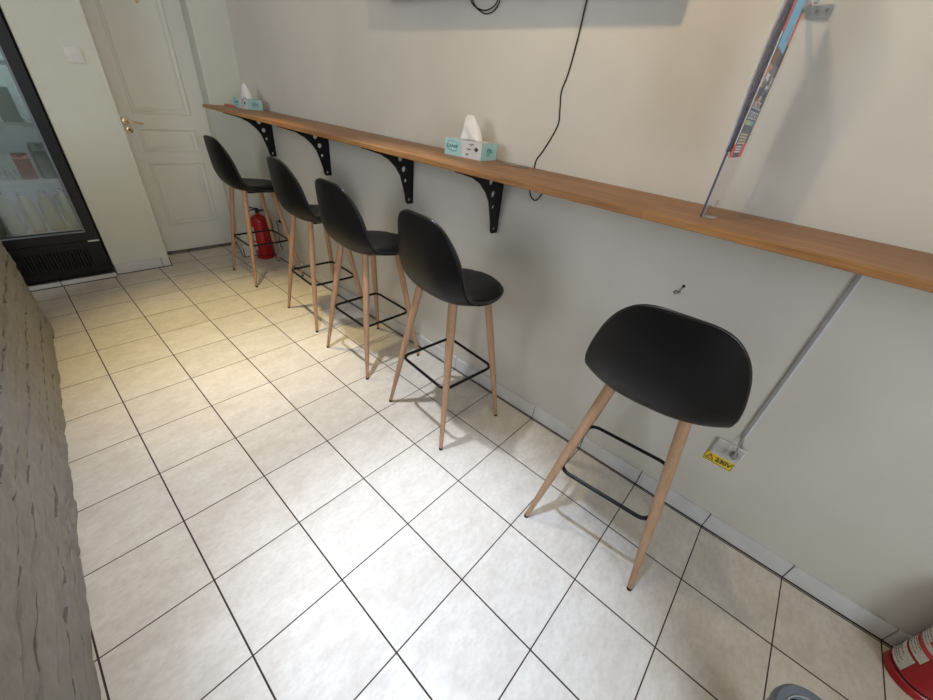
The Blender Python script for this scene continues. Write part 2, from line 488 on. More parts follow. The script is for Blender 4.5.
# ------------------------------------------------------------------ door
def door():
    root = thing('door_1', None, None, (0, 0, 0), kind='structure')
    x0, x1, zt = -.808, -.152, 2.14
    panels = [(-.672, -.270, 1.112, 2.02), (-.672, -.270, .843, 1.022), (-.672, -.270, .250, .768)]
    xs = sorted({x0, x1, -.672, -.270}); bm = bmesh.new()
    y = YD
    def quad(a, b, c, d): bm.faces.new([bm.verts.new(p) for p in (a, b, c, d)])
    # flat stiles and rails around the panels
    zs = [.02] + sorted({z for p in panels for z in p[2:]}) + [zt]
    for i in range(len(xs)-1):
        for j in range(len(zs)-1):
            cx, cz = (xs[i]+xs[i+1])/2, (zs[j]+zs[j+1])/2
            if any(p[0] < cx < p[1] and p[2] < cz < p[3] for p in panels): continue
            quad((xs[i], y, zs[j]), (xs[i+1], y, zs[j]), (xs[i+1], y, zs[j+1]), (xs[i], y, zs[j+1]))
    prof = [(0, 0), (.006, -.006), (.014, -.007), (.022, .007), (.028, .009), (.040, .003), (.048, .0015)]
    for a, b, c, d in panels:
        rings = []
        for t, e in prof:
            rings.append([bm.verts.new(p) for p in ((a+t, y+e, c+t), (b-t, y+e, c+t), (b-t, y+e, d-t), (a+t, y+e, d-t))])
        for r0, r1 in zip(rings, rings[1:]):
            for i in range(4): bm.faces.new((r0[i], r0[(i+1) % 4], r1[(i+1) % 4], r1[i]))
        bm.faces.new(rings[-1])
    # edges and back
    quad((x0, y, .02), (x0, y, zt), (x0, y+.04, zt), (x0, y+.04, .02)); quad((x1, y, .02), (x1, y+.04, .02), (x1, y+.04, zt), (x1, y, zt))
    quad((x0, y, .02), (x0, y+.04, .02), (x1, y+.04, .02), (x1, y, .02)); quad((x0, y, zt), (x1, y, zt), (x1, y+.04, zt), (x0, y+.04, zt))
    quad((x0, y+.04, .02), (x0, y+.04, zt), (x1, y+.04, zt), (x1, y+.04, .02))
    obj('door_leaf', bm, M['door'], root)
    # lever handle
    bm = bmesh.new()
    lathe(bm, [(.026, 0), (.026, .004), (.021, .008), (.012, .009)], 28, (-.733, y, 1.058), axis='y')
    for v in bm.verts: v.co.y = 2*y - v.co.y
    h = obj('door_handle', bm, M['brass'], root, smooth=True)
    bm = bmesh.new()
    tube(bm, smooth_path([(-.733, y-.006, 1.058), (-.733, y-.040, 1.058), (-.710, y-.052, 1.057), (-.67, y-.053, 1.051), (-.632, y-.050, 1.045)]), .007, 10)
    obj('lever', bm, M['brass'], h, smooth=True)
    bm = bmesh.new()
    lathe(bm, [(.024, 0), (.024, .004), (.019, .007), (.010, .007)], 28, (-.724, y, .998), axis='y')
    for v in bm.verts: v.co.y = 2*y - v.co.y
    k = obj('key_escutcheon', bm, M['brass'], root, smooth=True)
    bm = bmesh.new(); lathe(bm, [(.0085, 0), (.0085, .004), (.006, .005)], 16, (-.724, y-.006, .998), axis='y')
    for v in bm.verts: v.co.y = 2*(y-.006) - v.co.y
    obj('keyhole', bm, M['brass_dark'], k)
    bm = bmesh.new(); lathe(bm, [(.017, 0), (.017, .003), (.012, .006), (.005, .006)], 20, (-.433, y+.0015, 1.815), axis='y')
    for v in bm.verts: v.co.y = 2*(y+.0015) - v.co.y
    obj('peephole', bm, M['brass'], root, smooth=True)
    # dark worn threshold under the leaf
    return root
door()
bm = bmesh.new(); box(bm, -.808, -.152, YD-.03, YD+.045, .0005, .018); struct(obj('trim_2', bm, plain('worn_threshold', (.09, .08, .07), .8, scale=30, c2=(.17, .15, .13))))

# ------------------------------------------------------------------ bar counter and brackets
CT = 1.24
bm = bmesh.new(); box(bm, -.356, .006, -1.45, 4.165, CT-.021, CT)
o = obj('bar_counter', bm, M['counter_wood'], bevel=.0025)
tag(o, 'long narrow brown wooden bar counter fixed along the right wall', 'counter')

def bracket_mesh():
    D, Hh = .328, .292
    pts = [(0, 0), (D, 0), (D, -.012)]
    # concave arc from the tip to the lower shank
    c = [(.312, -.0145), (.28, -.022), (.217, -.038), (.166, -.063), (.12, -.102), (.090, -.143), (.072, -.195), (.058, -.24), (.053, -.268)]
    pts += c + [(.050, -Hh+.012), (.042, -Hh), (0, -Hh)]
    holes = [circle(.092, -.056, .016), circle(.068, -.110, .0145), circle(.056, -.168, .0095), circle(.027, -.270, .0085)]
    pb = curve_shape(pts, [list(reversed(h)) for h in holes], .008)
    # local: x = distance from the wall, y = down -> world -x and z
    xf(pb, basis((-1, 0, 0), (0, 0, 1), (0, 1, 0), (0, 0, 0)))
    bm = bmesh.new(); join(bm, pb)
    box(bm, -.005, 0, -.004, .011, -Hh, 0); box(bm, -D+.004, 0, -.004, .011, -.005, 0)
    bmesh.ops.recalc_face_normals(bm, faces=bm.faces)
    return bm
def screw_bm(z):
    bm = bmesh.new(); lathe(bm, [(.003, 0), (.003, .0015), (.002, .0025), (.001, .003)], 14, (0, 0, 0), axis='x')
    for v in bm.verts: v.co.x = -.005 - v.co.x; v.co.z += z; v.co.y += .0078
    bmesh.ops.recalc_face_normals(bm, faces=bm.faces)
    return bm
YBR = [1.640, 2.262, 3.115, 3.925]
LBR = ['black curved shelf bracket under the counter, nearest the power cable', 'black curved shelf bracket under the counter, third from the corner pier',
       'black curved shelf bracket under the counter, second from the corner pier', 'black curved shelf bracket under the counter, closest to the corner pier']
root = thing('shelf_bracket', LBR[0], 'bracket', (XW-.0005, YBR[0], CT-.0215), 0, 'brackets under the bar counter')
obj('bracket_body', bracket_mesh(), M['black_metal'], root, bevel=.0012, seg=1)
for z in (-.20, -.08): obj('screw', screw_bm(z), M['steel'], root, smooth=True)
def copy_thing(src, loc, rz, label=None):
    r = src.copy(); COL.objects.link(r); r.location = loc; r.rotation_euler = (0, 0, rz)
    if label: r['label'] = label
    for ch in src.children:
        c = ch.copy(); COL.objects.link(c); c.parent = r
        for g in ch.children:
            d = g.copy(); COL.objects.link(d); d.parent = c
    return r
for y, l in zip(YBR[1:], LBR[1:]): copy_thing(root, (XW-.0005, y, CT-.0215), 0, l)

# ------------------------------------------------------------------ bar stools
def interp(tab, s):
    """Catmull-Rom through rows of (s, v...)"""
    n = len(tab)
    i = 0
    while i < n-2 and s > tab[i+1][0]: i += 1
    p1, p2 = tab[i], tab[i+1]; p0 = tab[i-1] if i > 0 else p1; p3 = tab[i+2] if i+2 < n else p2
    t = (s-p1[0])/(p2[0]-p1[0]); out = []
    for k in range(1, len(p1)):
        m1 = (p2[k]-p0[k])/max(p2[0]-p0[0], 1e-6)*(p2[0]-p1[0]); m2 = (p3[k]-p1[k])/max(p3[0]-p1[0], 1e-6)*(p2[0]-p1[0])
        h00, h10, h01, h11 = 2*t**3-3*t*t+1, t**3-2*t*t+t, -2*t**3+3*t*t, t**3-t*t
        out.append(h00*p1[k]+h10*m1+h01*p2[k]+h11*m2)
    return out
PROF_XZ = [(.232, .722), (.205, .711), (.11, .702), (.0, .700), (-.075, .705), (-.136, .724), (-.185, .771), (-.212, .842), (-.224, .93), (-.229, 1.0), (-.229, 1.064)]
_s = [0]
for a, b in zip(PROF_XZ, PROF_XZ[1:]): _s.append(_s[-1]+math.dist(a, b))
LT = _s[-1]
PROF = [(s/LT, p[0], p[1]) for s, p in zip(_s, PROF_XZ)]
#        s     curl   pad thickness   half width
SHAPE = [(0.0, .006, .024, .200), (.12, .010, .038, .205), (.28, .018, .042, .209), (.40, .034, .038, .213), (.50, .046, .032, .218), (.60, .054, .027, .219),
         (.72, .055, .025, .212), (.86, .050, .023, .196), (1.0, .034, .018, .176)]
def shell_pt(s, t, off, padded):
    x, z = interp(PROF, s); e = 1e-3
    a, b = interp(PROF, max(s-e, 0)), interp(PROF, min(s+e, 1))
    tx, tz = b[0]-a[0], b[1]-a[1]; l = math.hypot(tx, tz); tx, tz = tx/l, tz/l
    nx, nz = tz, -tx        # towards the sitter (up on the seat, forward on the back)
    if nz < 0 and s < .3: nx, nz = -nx, -nz
    curl, pad, W = interp(SHAPE, s)
    sg = 2*s-1
    n = 2.9 if sg < 0 else 3.9
    w = .975*W*max(0, 1-abs(sg)**n)**(1/n)
    c = curl*(abs(t)*min(1, w/W*1.045))**2.6
    d = c + off
    if padded: d += pad*(max(0, 1-abs(t)**5))**.6*min(1, (w/W)**.5) * (1 if w > 0 else 0)
    return (x+nx*d, w*t, z+nz*d)
def shell_solid(off0, pad0, off1, pad1, ns=44, nt=22):
    bm = bmesh.new()
    S = [.5-.5*math.cos(PI*(.5-.5*math.cos(PI*i/ns))) if False else .5-.5*math.cos(PI*i/ns) for i in range(ns+1)]
    Tt = [math.sin(PI/2*(2*j/nt-1)) for j in range(nt+1)]
    A = [[bm.verts.new(shell_pt(s, t, off0, pad0)) for t in Tt] for s in S]
    B = [[bm.verts.new(shell_pt(s, t, off1, pad1)) for t in Tt] for s in S]
    for i in range(ns):
        for j in range(nt):
            bm.faces.new((A[i][j], A[i][j+1], A[i+1][j+1], A[i+1][j])); bm.faces.new((B[i][j], B[i+1][j], B[i+1][j+1], B[i][j+1]))
    for i in range(ns):
        bm.faces.new((A[i][0], A[i+1][0], B[i+1][0], B[i][0])); bm.faces.new((A[i][nt], B[i][nt], B[i+1][nt], A[i+1][nt]))
    for j in range(nt):
        bm.faces.new((A[0][j], B[0][j], B[0][j+1], A[0][j+1])); bm.faces.new((A[ns][j], A[ns][j+1], B[ns][j+1], B[ns][j]))
    bmesh.ops.remove_doubles(bm, verts=bm.verts, dist=.0004)
    bmesh.ops.dissolve_degenerate(bm, edges=bm.edges, dist=.0002)
    bmesh.ops.recalc_face_normals(bm, faces=bm.faces)
    return bm
FA, FB, TA, TB = .201, .222, .105, .118       # feet and leg-top half spans
def make_stool(label, loc, rz):
    root = thing('bar_stool', label, 'bar stool', loc, rz, 'bar stools along the counter')
    smooth_by_angle(obj('seat_shell', shell_solid(0, False, .012, False), M['black_leather'], root), 1.2)
    smooth_by_angle(obj('seat_cushion', shell_solid(.0125, False, .0135, True), M['black_leather'], root), 1.3)
    edge = []
    ns = 70
    for i in range(ns+1): edge.append(shell_pt(.5-.5*math.cos(PI*i/ns), 1, .0125, False))
    for i in range(1, ns): edge.append(shell_pt(.5+.5*math.cos(PI*i/ns), -1, .0125, False))
    bm = bmesh.new(); tube(bm, edge, .0048, 8, closed=True); obj('piping', bm, M['piping'], root, smooth=True)
    zt = .724
    for sx in (-1, 1):
        for sy in (-1, 1):
            bm = bmesh.new(); pts = []; rad = []
            for z, r in ((.012, .0092), (.10, .0110), (.25, .0145), (.40, .0165), (.55, .0172), (zt, .0172)):
                k = z/.70; pts.append((sx*(FA+(TA-FA)*k), sy*(FB+(TB-FB)*k), z)); rad.append(r)
            tube(bm, pts, 1, 14, radii=rad)
            lg = obj('leg', bm, M['leg_wood'], root); smooth_by_angle(lg, .8)
            bm = bmesh.new(); k = .012/.70
            lathe(bm, [(.0085, 0), (.0095, .002), (.0095, .013)], 14, (sx*(FA+(TA-FA)*k*.5), sy*(FB+(TB-FB)*k*.5), 0))
            obj('foot_cap', bm, M['black_plastic'], lg, smooth=True)
    zr = .319; k = zr/.70; hx, hy = FA+(TA-FA)*k+.004, FB+(TB-FB)*k-.008
    bm = bmesh.new(); tube(bm, rounded_ring(hx, hy, .040, zr), .0074, 10, closed=True); obj('footrest', bm, M['black_metal'], root, smooth=True)
    bm = bmesh.new(); box(bm, -.06, .10, -.075, .075, .690, .702)
    obj('mounting_frame', bm, M['black_metal'], root, bevel=.002)
    return root
ST = [(-.302, .673, .081, 'black bar stool nearest the camera, standing alone and seen from behind'),
      (-.311, 1.590, -.085, 'black bar stool with wooden legs, second nearest the camera, below the nearer tissue box'),
      (-.269, 2.294, -.010, 'black bar stool with wooden legs, middle one of the five'),
      (-.214, 2.942, -.047, 'black bar stool with wooden legs, second from the door'),
      (-.237, 3.876, .004, 'black bar stool with wooden legs, farthest back, in front of the fire extinguisher')]
st0 = make_stool(ST[0][3], (ST[0][0], ST[0][1], 0), ST[0][2])
for x, y, r, l in ST[1:]: copy_thing(st0, (x, y, 0), r, l)
bpy.data.objects['bar_stool.001'].scale = (1, 1, 1.014)

# ------------------------------------------------------------------ tissue boxes
def squiggle(bm, pts, r=.0011, mi=0): tube(bm, smooth_path(pts, 5), r, 6, mi=mi)
def tissue_box(label, loc, rz):
    """long side faces local -x, short side faces local -y"""
    root = thing('tissue_box', label, 'tissue box', loc, rz)
    L, W, Hh = .206, .112, .066
    bm = bmesh.new(); hx, hy = W/2, L/2
    # carton with teal ends and a pale printed middle; the split line leans
    def q(pts, mi): bm.faces.new([bm.verts.new(p) for p in pts]).material_index = mi
    ya, yb = -.004, .012
    for sx in (-1, 1):
        x = sx*hx
        q([(x, hy, 0), (x, ya, 0), (x, yb, Hh), (x, hy, Hh)], 0); q([(x, ya, 0), (x, -hy, 0), (x, -hy, Hh), (x, yb, Hh)], 1)
    for sy in (-1, 1): q([(-hx, sy*hy, 0), (hx, sy*hy, 0), (hx, sy*hy, Hh), (-hx, sy*hy, Hh)], 0)
    q([(-hx, -hy, 0), (-hx, hy, 0), (hx, hy, 0), (hx, -hy, 0)], 1)
    # top with an oval slot
    ov = [(.026*math.cos(2*PI*i/24), .062*math.sin(2*PI*i/24)) for i in range(24)]
    tb = curve_shape([(-hx, -hy), (hx, -hy), (hx, hy), (-hx, hy)], [list(reversed(ov))], .0008); xf(tb, T(0, 0, Hh-.0004)); join(bm, tb, 1)
    bmesh.ops.remove_doubles(bm, verts=bm.verts, dist=.00005); bmesh.ops.recalc_face_normals(bm, faces=bm.faces)
    obj('carton', bm, [M['teal'], M['card']], root)
    bm = bmesh.new()
    x = -hx-.0004
    def S(pts, r=.0011, mi=0): squiggle(bm, [(x, y, z) for y, z in pts], r, mi)
    # brush-script brand word in a swoosh on the teal half
    S([(.082, .044), (.086, .034), (.078, .030), (.072, .040), (.068, .034), (.062, .032), (.058, .042), (.053, .032), (.047, .040), (.043, .031), (.037, .042), (.033, .032), (.028, .044)], .0014, 1)
    S([(.090, .046), (.088, .026), (.070, .019), (.048, .017), (.028, .024)], .0012, 1); S([(.088, .052), (.062, .056), (.034, .051)], .0008, 1)
    bmesh.ops.recalc_face_normals(bm, faces=bm.faces); obj('brand_script', bm, [M['ink'], M['tealink']], root); bm = bmesh.new()
    # three short printed lines and a black diamond on the pale half
    for z, y0, y1 in ((.053, -.036, -.060), (.034, -.026, -.046), (.014, -.020, -.036)):
        S([(y0, z), (y0-(y0-y1)*.25, z+.003), (y0-(y0-y1)*.5, z-.002), (y0-(y0-y1)*.75, z+.003), (y1, z)], .0013, 0)
    dm = curve_shape([(-.064, .038), (-.076, .047), (-.088, .038), (-.076, .028)], [], .001)
    xf(dm, basis((0, 1, 0), (0, 0, 1), (1, 0, 0), (x, 0, 0))); join(bm, dm, 0)
    bmesh.ops.recalc_face_normals(bm, faces=bm.faces); obj('printed_lines', bm, M['ink'], root); bm = bmesh.new()
    y = -hy-.0004
    squiggle(bm, [(a, y, z) for a, z in ((-.012, .048), (-.014, .022), (-.004, .020), (-.001, .032), (-.010, .036), (.002, .046), (.002, .034))], .0014, 1)
    squiggle(bm, [(a, y, z) for a, z in ((.006, .034), (.012, .037), (.011, .042), (.005, .036), (.010, .028), (.018, .032), (.022, .042), (.020, .030))], .0012, 1)
    bmesh.ops.recalc_face_normals(bm, faces=bm.faces)
    obj('side_script', bm, [M['ink'], M['tealink']], root)
    # pulled-up tissue: folded peak with a loose flap
    bm = bmesh.new(); z0 = Hh-.003
    A, B, A2, B2 = (-.016, .050, z0), (-.018, -.054, z0), (.016, .046, z0), (.016, -.050, z0)
    Cc, Dd = (.004, .040, z0+.092), (.002, .004, z0+.094)
    E, Ff, G2 = (-.024, .006, z0+.050), (-.012, .040, z0+.052), (-.006, .014, z0+.078)
    V = {k: bm.verts.new(v) for k, v in dict(A=A, B=B, A2=A2, B2=B2, C=Cc, D=Dd, E=E, F=Ff, G=G2, m=(-.012, .004, z0+.004), n=(-.020, -.026, z0+.022), o=(.012, -.030, z0+.050), q=(.016, .0, z0+.05), r=(.012, .042, z0+.05)).items()}
    for f in ('AmF', 'FmE', 'FEG', 'FGC', 'GDC', 'EnDG', 'Emn', 'mBn', 'nBD', ('B', 'B2', 'o'), ('B', 'o', 'D'), ('B2', 'q', 'o'), ('o', 'q', 'D'), ('q', 'C', 'D'), ('A2', 'r', 'q'), ('A2', 'q', 'B2'), ('q', 'r', 'C'), ('A', 'F', 'r'), ('A', 'r', 'A2'), ('F', 'C', 'r')):
        bm.faces.new([V[k] for k in f])
    bmesh.ops.recalc_face_normals(bm, faces=bm.faces)
    bmesh.ops.subdivide_edges(bm, edges=bm.edges, cuts=2, use_grid_fill=True, smooth=.25)
    for v in bm.verts:
        w_ = noise.noise(v.co*60); v.co.x += .0022*w_; v.co.y += .0018*noise.noise(v.co*55+Vector((3, 1, 2)))
    t = obj('tissue', bm, M['tissue'], root); smooth_by_angle(t, .9)
    return root
tissue_box('teal and white tissue box in the middle of the counter beside the cable', (-.077, 1.774, CT), .04)
tissue_box('teal and white tissue box at the far corner end of the counter', (-.105, 3.985, CT), .06)

# small red packet by the far tissue box
bm = bmesh.new()
rb = rounded_ring(.020, .055, .008, 0, 3)
lo = [bm.verts.new((p[0], p[1], 0)) for p in rb]; md = [bm.verts.new((p[0]*1.02, p[1]*1.02, .007)) for p in rb]; hi = [bm.verts.new((p[0]*.86, p[1]*.93, .012+.002*math.sin(p[1]*60))) for p in rb]
for A, B in ((lo, md), (md, hi)):
    for i in range(len(rb)): bm.faces.new((A[i], A[(i+1) % len(rb)], B[(i+1) % len(rb)], B[i]))
bm.faces.new(hi); bm.faces.new(list(reversed(lo)))
o = obj('packet', bm, plain('red_packet', (.45, .05, .05), .5, scale=60, c2=(.6, .2, .18)), smooth=False, loc=(-.190, 4.10, CT)); o.rotation_euler = (0, 0, .1)
tag(o, 'small flat red packet lying on the counter before the far tissue box', 'packet')

# grey cable outlet cover set on the counter
bm = bmesh.new()
root = thing('cable_outlet', 'grey rectangular cable outlet cover on the counter beside the tissue box', 'cable outlet', (-.055, 1.545, CT), -.02)
box(bm, -.024, .024, -.062, .062, 0, .0035); obj('cover_plate', bm, M['greyplate'], root, bevel=.0015)
bm = bmesh.new(); box(bm, -.0205, .0205, -.030, .030, .0035, .0048); obj('flap', bm, plain('outlet_flap', (.27, .25, .21), .5), root, bevel=.0006)

# ------------------------------------------------------------------ TV and its cables
root = thing('television', 'wide black wall television above the counter, just its bottom edge showing', 'television', (XW, 1.77, 1.802))
bm = bmesh.new(); box(bm, -.105, -.060, -.683, .683, 0, .78); obj('screen_case', bm, M['black_plastic'], root, bevel=.006)
bm = bmesh.new(); box(bm, -.1065, -.1045, -.670, .670, .018, .766); obj('screen', bm, M['tvscreen'], root)
bm = bmesh.new(); box(bm, -.060, 0, -.2, .2, .2, .6); obj('wall_mount', bm, M['black_metal'], root, bevel=.004)
bm = bmesh.new()
xc = XW-.0028
tube(bm, smooth_path([(xc-.05, 1.398, 1.91), (xc-.012, 1.400, 1.82), (xc-.004, 1.403, 1.765), (xc-.002, 1.408, 1.666), (xc-.001, 1.418, 1.567), (xc, 1.432, 1.509), (xc, 1.423, 1.452), (xc, 1.419, 1.399), (xc, 1.459, 1.313), (xc, 1.485, 1.273), (xc, 1.489, 1.242), (xc, 1.492, 1.21), (xc, 1.494, 1.17),
                      (xc-.002, 1.486, 1.137), (xc-.003, 1.466, 1.117), (xc-.003, 1.446, 1.119), (xc-.002, 1.427, 1.148), (xc, 1.418, 1.19), (xc, 1.416, 1.217)], 6), .0025, 8)
o = obj('power_cable', bm, M['black_plastic'], smooth=True); tag(o, 'thin black cable running down the wall and looping under the counter', 'cable')
bm = bmesh.new()
tube(bm, smooth_path([(xc-.05, 1.945, 1.86), (xc-.02, 1.935, 1.815), (xc-.006, 1.918, 1.785), (xc-.002, 1.893, 1.760), (xc-.001, 1.845, 1.742), (xc-.001, 1.800, 1.751), (xc-.004, 1.776, 1.782), (xc-.02, 1.765, 1.82), (xc-.03, 1.80, 1.85),
                      (xc-.03, 1.90, 1.84), (xc-.015, 1.925, 1.80), (xc-.009, 1.905, 1.768), (xc-.008, 1.845, 1.751), (xc-.008, 1.790, 1.768), (xc-.02, 1.770, 1.81), (xc-.045, 1.76, 1.87)], 7), .0021, 8)
o = obj('cable_loop', bm, M['black_plastic'], smooth=True); tag(o, 'black coiled cable loop hanging below the television on the wall', 'cable')

# ------------------------------------------------------------------ acrylic panel, flyer and sheet
PY = .764
root = thing('acrylic_panel', 'clear acrylic divider panel standing upright on the counter', 'divider', (0, PY, CT)); root.rotation_euler = (-.018, 0, 0)
PH = .70
bm = bmesh.new(); box(bm, -.2415, XW-.004, -.0025, .0025, .0005, PH); obj('panel_sheet', bm, M['acrylic'], root)
bm = bmesh.new(); box(bm, -.2435, -.2416, -.0026, .0026, .0005, PH); obj('polished_edge', bm, M['acrylic_edge'], root)
def angle_bracket(name, x0, x1, z, tall):
    bm = bmesh.new()
    box(bm, x0, x1, -.0068, -.0045, z, z+tall)
    return obj(name, bm, M['steel'], root, bevel=.0006)
b = angle_bracket('foot_bracket', -.243, -.205, 0, .030)
bm = bmesh.new(); box(bm, -.243, -.205, -.034, -.0046, 0.0005, .0028); obj('foot_flange', bm, M['steel'], b, bevel=.0006)
b = angle_bracket('foot_screw', -.128, -.112, .020, .014)
b = angle_bracket('wall_bracket', -.105, XW-.006, .462, .026)
bm = bmesh.new()
pb = curve_shape([(-.0045, .462), (-.0045, .488), (-.052, .488), (-.052, .462)], [list(reversed(circle(-.022, .475, .0038, 12))), list(reversed(circle(-.042, .478, .0038, 12)))], .0024)
xf(pb, basis((0, 1, 0), (0, 0, 1), (1, 0, 0), (XW-.0052, 0, 0))); join(bm, pb); bmesh.ops.recalc_face_normals(bm, faces=bm.faces)
obj('wall_flange', bm, M['steel'], b)
bm = bmesh.new(); lathe(bm, [(.005, 0), (.005, .012), (.002, .013)], 10, (XW-.02, -.014, .489)); obj('bolt', bm, M['steel'], b)

# flyer taped to the near face of the panel
bm = bmesh.new(); pm = ['paper_white', 'p_red', 'p_blue', 'p_black', 'p_brown', 'p_tan', 'p_grey', 'p_white', 'p_green', 'p_cyan', 'p_cream', 'p_pink', 'p_slate']
FX0, FX1 = -.232, -.070
def fq(u0, u1, v0, v1, m, lift=1):
    X0, X1 = FX0+(FX1-FX0)*u0, FX0+(FX1-FX0)*u1
    box(bm, X0, X1, -.0066-.00015*lift, -.0062, v0, v1, pm.index(m))
FB0, FB1 = .148, .55
fq(0, 1, FB0, FB1, 'p_slate', 0); fq(0, .10, FB0+.03, FB1, 'p_white', .5)
fq(0, .22, FB0, .178, 'p_red'); fq(.72, 1, FB0, .183, 'p_red'); fq(0, .14, .40, FB1, 'p_red'); fq(.82, 1, .395, .455, 'p_red'); fq(.86, 1, .33, .395, 'p_black', 2)
fq(.18, .80, .375, FB1, 'p_blue'); fq(.55, .72, .395, .425, 'p_cyan', 2); fq(.18, .55, .335, .378, 'p_brown'); fq(.10, .45, .300, .345, 'p_tan', 2); fq(.5, .95, .318, .350, 'p_grey', 2)
rnd = random.Random(3)
for i in range(26):
    u = rnd.uniform(.12, .85); v = rnd.uniform(.262, .325); fq(u, min(u+rnd.uniform(.06, .22), .98), v, v+rnd.uniform(.004, .014), rnd.choice(['p_tan', 'p_pink', 'p_grey', 'p_brown', 'p_white', 'p_slate', 'p_cream']), 3+i*.1)
for r in range(2):
    for c_ in range(3):
        fq(.18+.26*c_, .38+.26*c_, .236+.022*r, .252+.022*r, 'p_white', 3)
        for k in range(4): fq(.20+.26*c_+.04*k, .22+.26*c_+.04*k, .238+.022*r, .250+.022*r, 'p_black', 4)
fq(.15, .55, .222, .233, 'p_green', 3); fq(.55, .85, .222, .233, 'p_cyan', 3)
for k in range(3): fq(.15, .80, .206+.005*k, .2085+.005*k, 'p_grey', 3)
for k in range(4): fq(.18, .78, .180+.0066*k, .1843+.0066*k, 'p_cream', 3)
for k in range(3): fq(.24, .66, .160+.006*k, .1635+.006*k, 'p_white', 3)
o = obj('flyer', bm, [M[m] for m in pm]); o.location = (0, PY, CT); o.rotation_euler = (-.018, 0, 0)
tag(o, 'colourful printed flyer with red corners taped to the acrylic panel', 'poster')
bm = bmesh.new(); G = []
for i in range(15):
    v = i/14; z = .160+.40*v; bow = .011*math.sin(PI*v)
    G.append([bm.verts.new((x, .0048+bow*(1-.3*abs(x+.17)/.1), z)) for x in (-.252, -.20, -.15, -.10)])
for i in range(14):
    for j in range(3): bm.faces.new((G[i][j], G[i][j+1], G[i+1][j+1], G[i+1][j]))
o = obj('paper_sheet', bm, M['sheet_paper'], smooth=True); o.location = (0, PY, CT); o.rotation_euler = (-.018, 0, 0)
md = o.modifiers.new('thick', 'SOLIDIFY'); md.thickness = .0006; md.offset = 1
tag(o, 'white paper sheet bowing away behind the acrylic panel', 'paper')

# ------------------------------------------------------------------ socket, sticker, trunking
root = thing('wall_socket', 'white double wall socket low on the right wall above the yellow sticker', 'socket', (XW, .378, .412))
bm = bmesh.new(); box(bm, -.010, 0, -.050, .050, -.040, .040); obj('socket_plate', bm, M['white_plastic'], root, bevel=.003)
for y in (-.0245, .0245):
    bm = bmesh.new()
    fr = curve_shape([(-.021, -.034), (.021, -.034), (.021, .034), (-.021, .034)], [list(reversed(circle(0, 0, .0185, 24)))], .0025)
    xf(fr, basis((0, 1, 0), (0, 0, 1), (1, 0, 0), (-.0112, y, 0))); join(bm, fr); 
    bmesh.ops.recalc_face_normals(bm, faces=bm.faces)
    s = obj('socket_insert', bm, M['offwhite'], root)
    bm = bmesh.new(); lathe(bm, [(.018, 0), (.018, .0012)], 20, (-.0113, y, 0), axis='x'); obj('socket_well', bm, plain('socket_well_grey', (.50, .50, .50), .5), s)
root = thing('power_plug', 'grey plug pushed into the wall socket under the trunking', 'plug', (XW-.0125, .357, .420))
bm = bmesh.new(); lathe(bm, [(.0125, 0), (.013, .018), (.010, .028), (.005, .032)], 18, axis='x')
for v in bm.verts: v.co.x *= -1
bmesh.ops.recalc_face_normals(bm, faces=bm.faces)
obj('plug_body', bm, plain('plug_grey', (.30, .29, .28), .5), root, smooth=True)
bm = bmesh.new(); tube(bm, smooth_path([(-.022, 0, .008), (-.024, .002, .03), (-.010, .006, .058), (.007, .008, .092)]), .0035, 8); obj('plug_cord', bm, M['trunk'], root, smooth=True)
root = thing('cable_trunking', 'thin grey cable trunking running from the counter down to the socket', 'trunking', (XW, .366, .475))
bm = bmesh.new(); box(bm, -.0075, 0, -.0055, .0055, .020, CT-.022-.475); o = obj('trunking_cover', bm, M['trunk'], root, bevel=.001)
bm = bmesh.new(); box(bm, -.0045, 0, -.0115, -.0057, .020, CT-.022-.475); o = obj('trunking_side', bm, M['trunk_side'], root)
bm = bmesh.new(); tube(bm, smooth_path([(-.005, -.004, .024), (-.006, -.010, -.005), (-.005, -.020, -.022)]), .003, 8); obj('loose_cord', bm, M['trunk'], root, smooth=True)
root = thing('warning_sticker', 'yellow 230V electrical warning sticker below the wall socket', 'sticker', (XW-.0006, .385, .348))
bm = bmesh.new(); box(bm, 0, .0006, -.0515, .0515, -.0225, .0225); obj('sticker_sheet', bm, M['yellow'], root)
def on_wall(b, yc, zc, x=-.0006): return xf(b, basis((0, -1, 0), (0, 0, 1), (-1, 0, 0), (x, yc, zc)))
bm = bmesh.new(); join(bm, on_wall(text_bm('230V', .027), -.017, -.001)); obj('lettering', bm, M['ink'], root)
bm = bmesh.new()
tri = curve_shape([(-.016, -.013), (.016, -.013), (0, .015)], [[(0, .0095), (.0108, -.0102), (-.0108, -.0102)]], .0006); join(bm, on_wall(tri, .031, 0), 0)
bolt = curve_shape([(.002, .007), (-.004, -.002), (0, -.002), (-.002, -.009), (.004, 0), (0, 0)], [], .0006); join(bm, on_wall(bolt, .031, 0), 1)
fr = curve_shape([(-.050, -.021), (.050, -.021), (.050, .021), (-.050, .021)], [[(-.0485, .0195), (.0485, .0195), (.0485, -.0195), (-.0485, -.0195)]], .0004); join(bm, on_wall(fr, 0, 0), 0)
bmesh.ops.recalc_face_normals(bm, faces=bm.faces)
obj('warning_triangle', bm, [M['ink'], M['orange']], root)

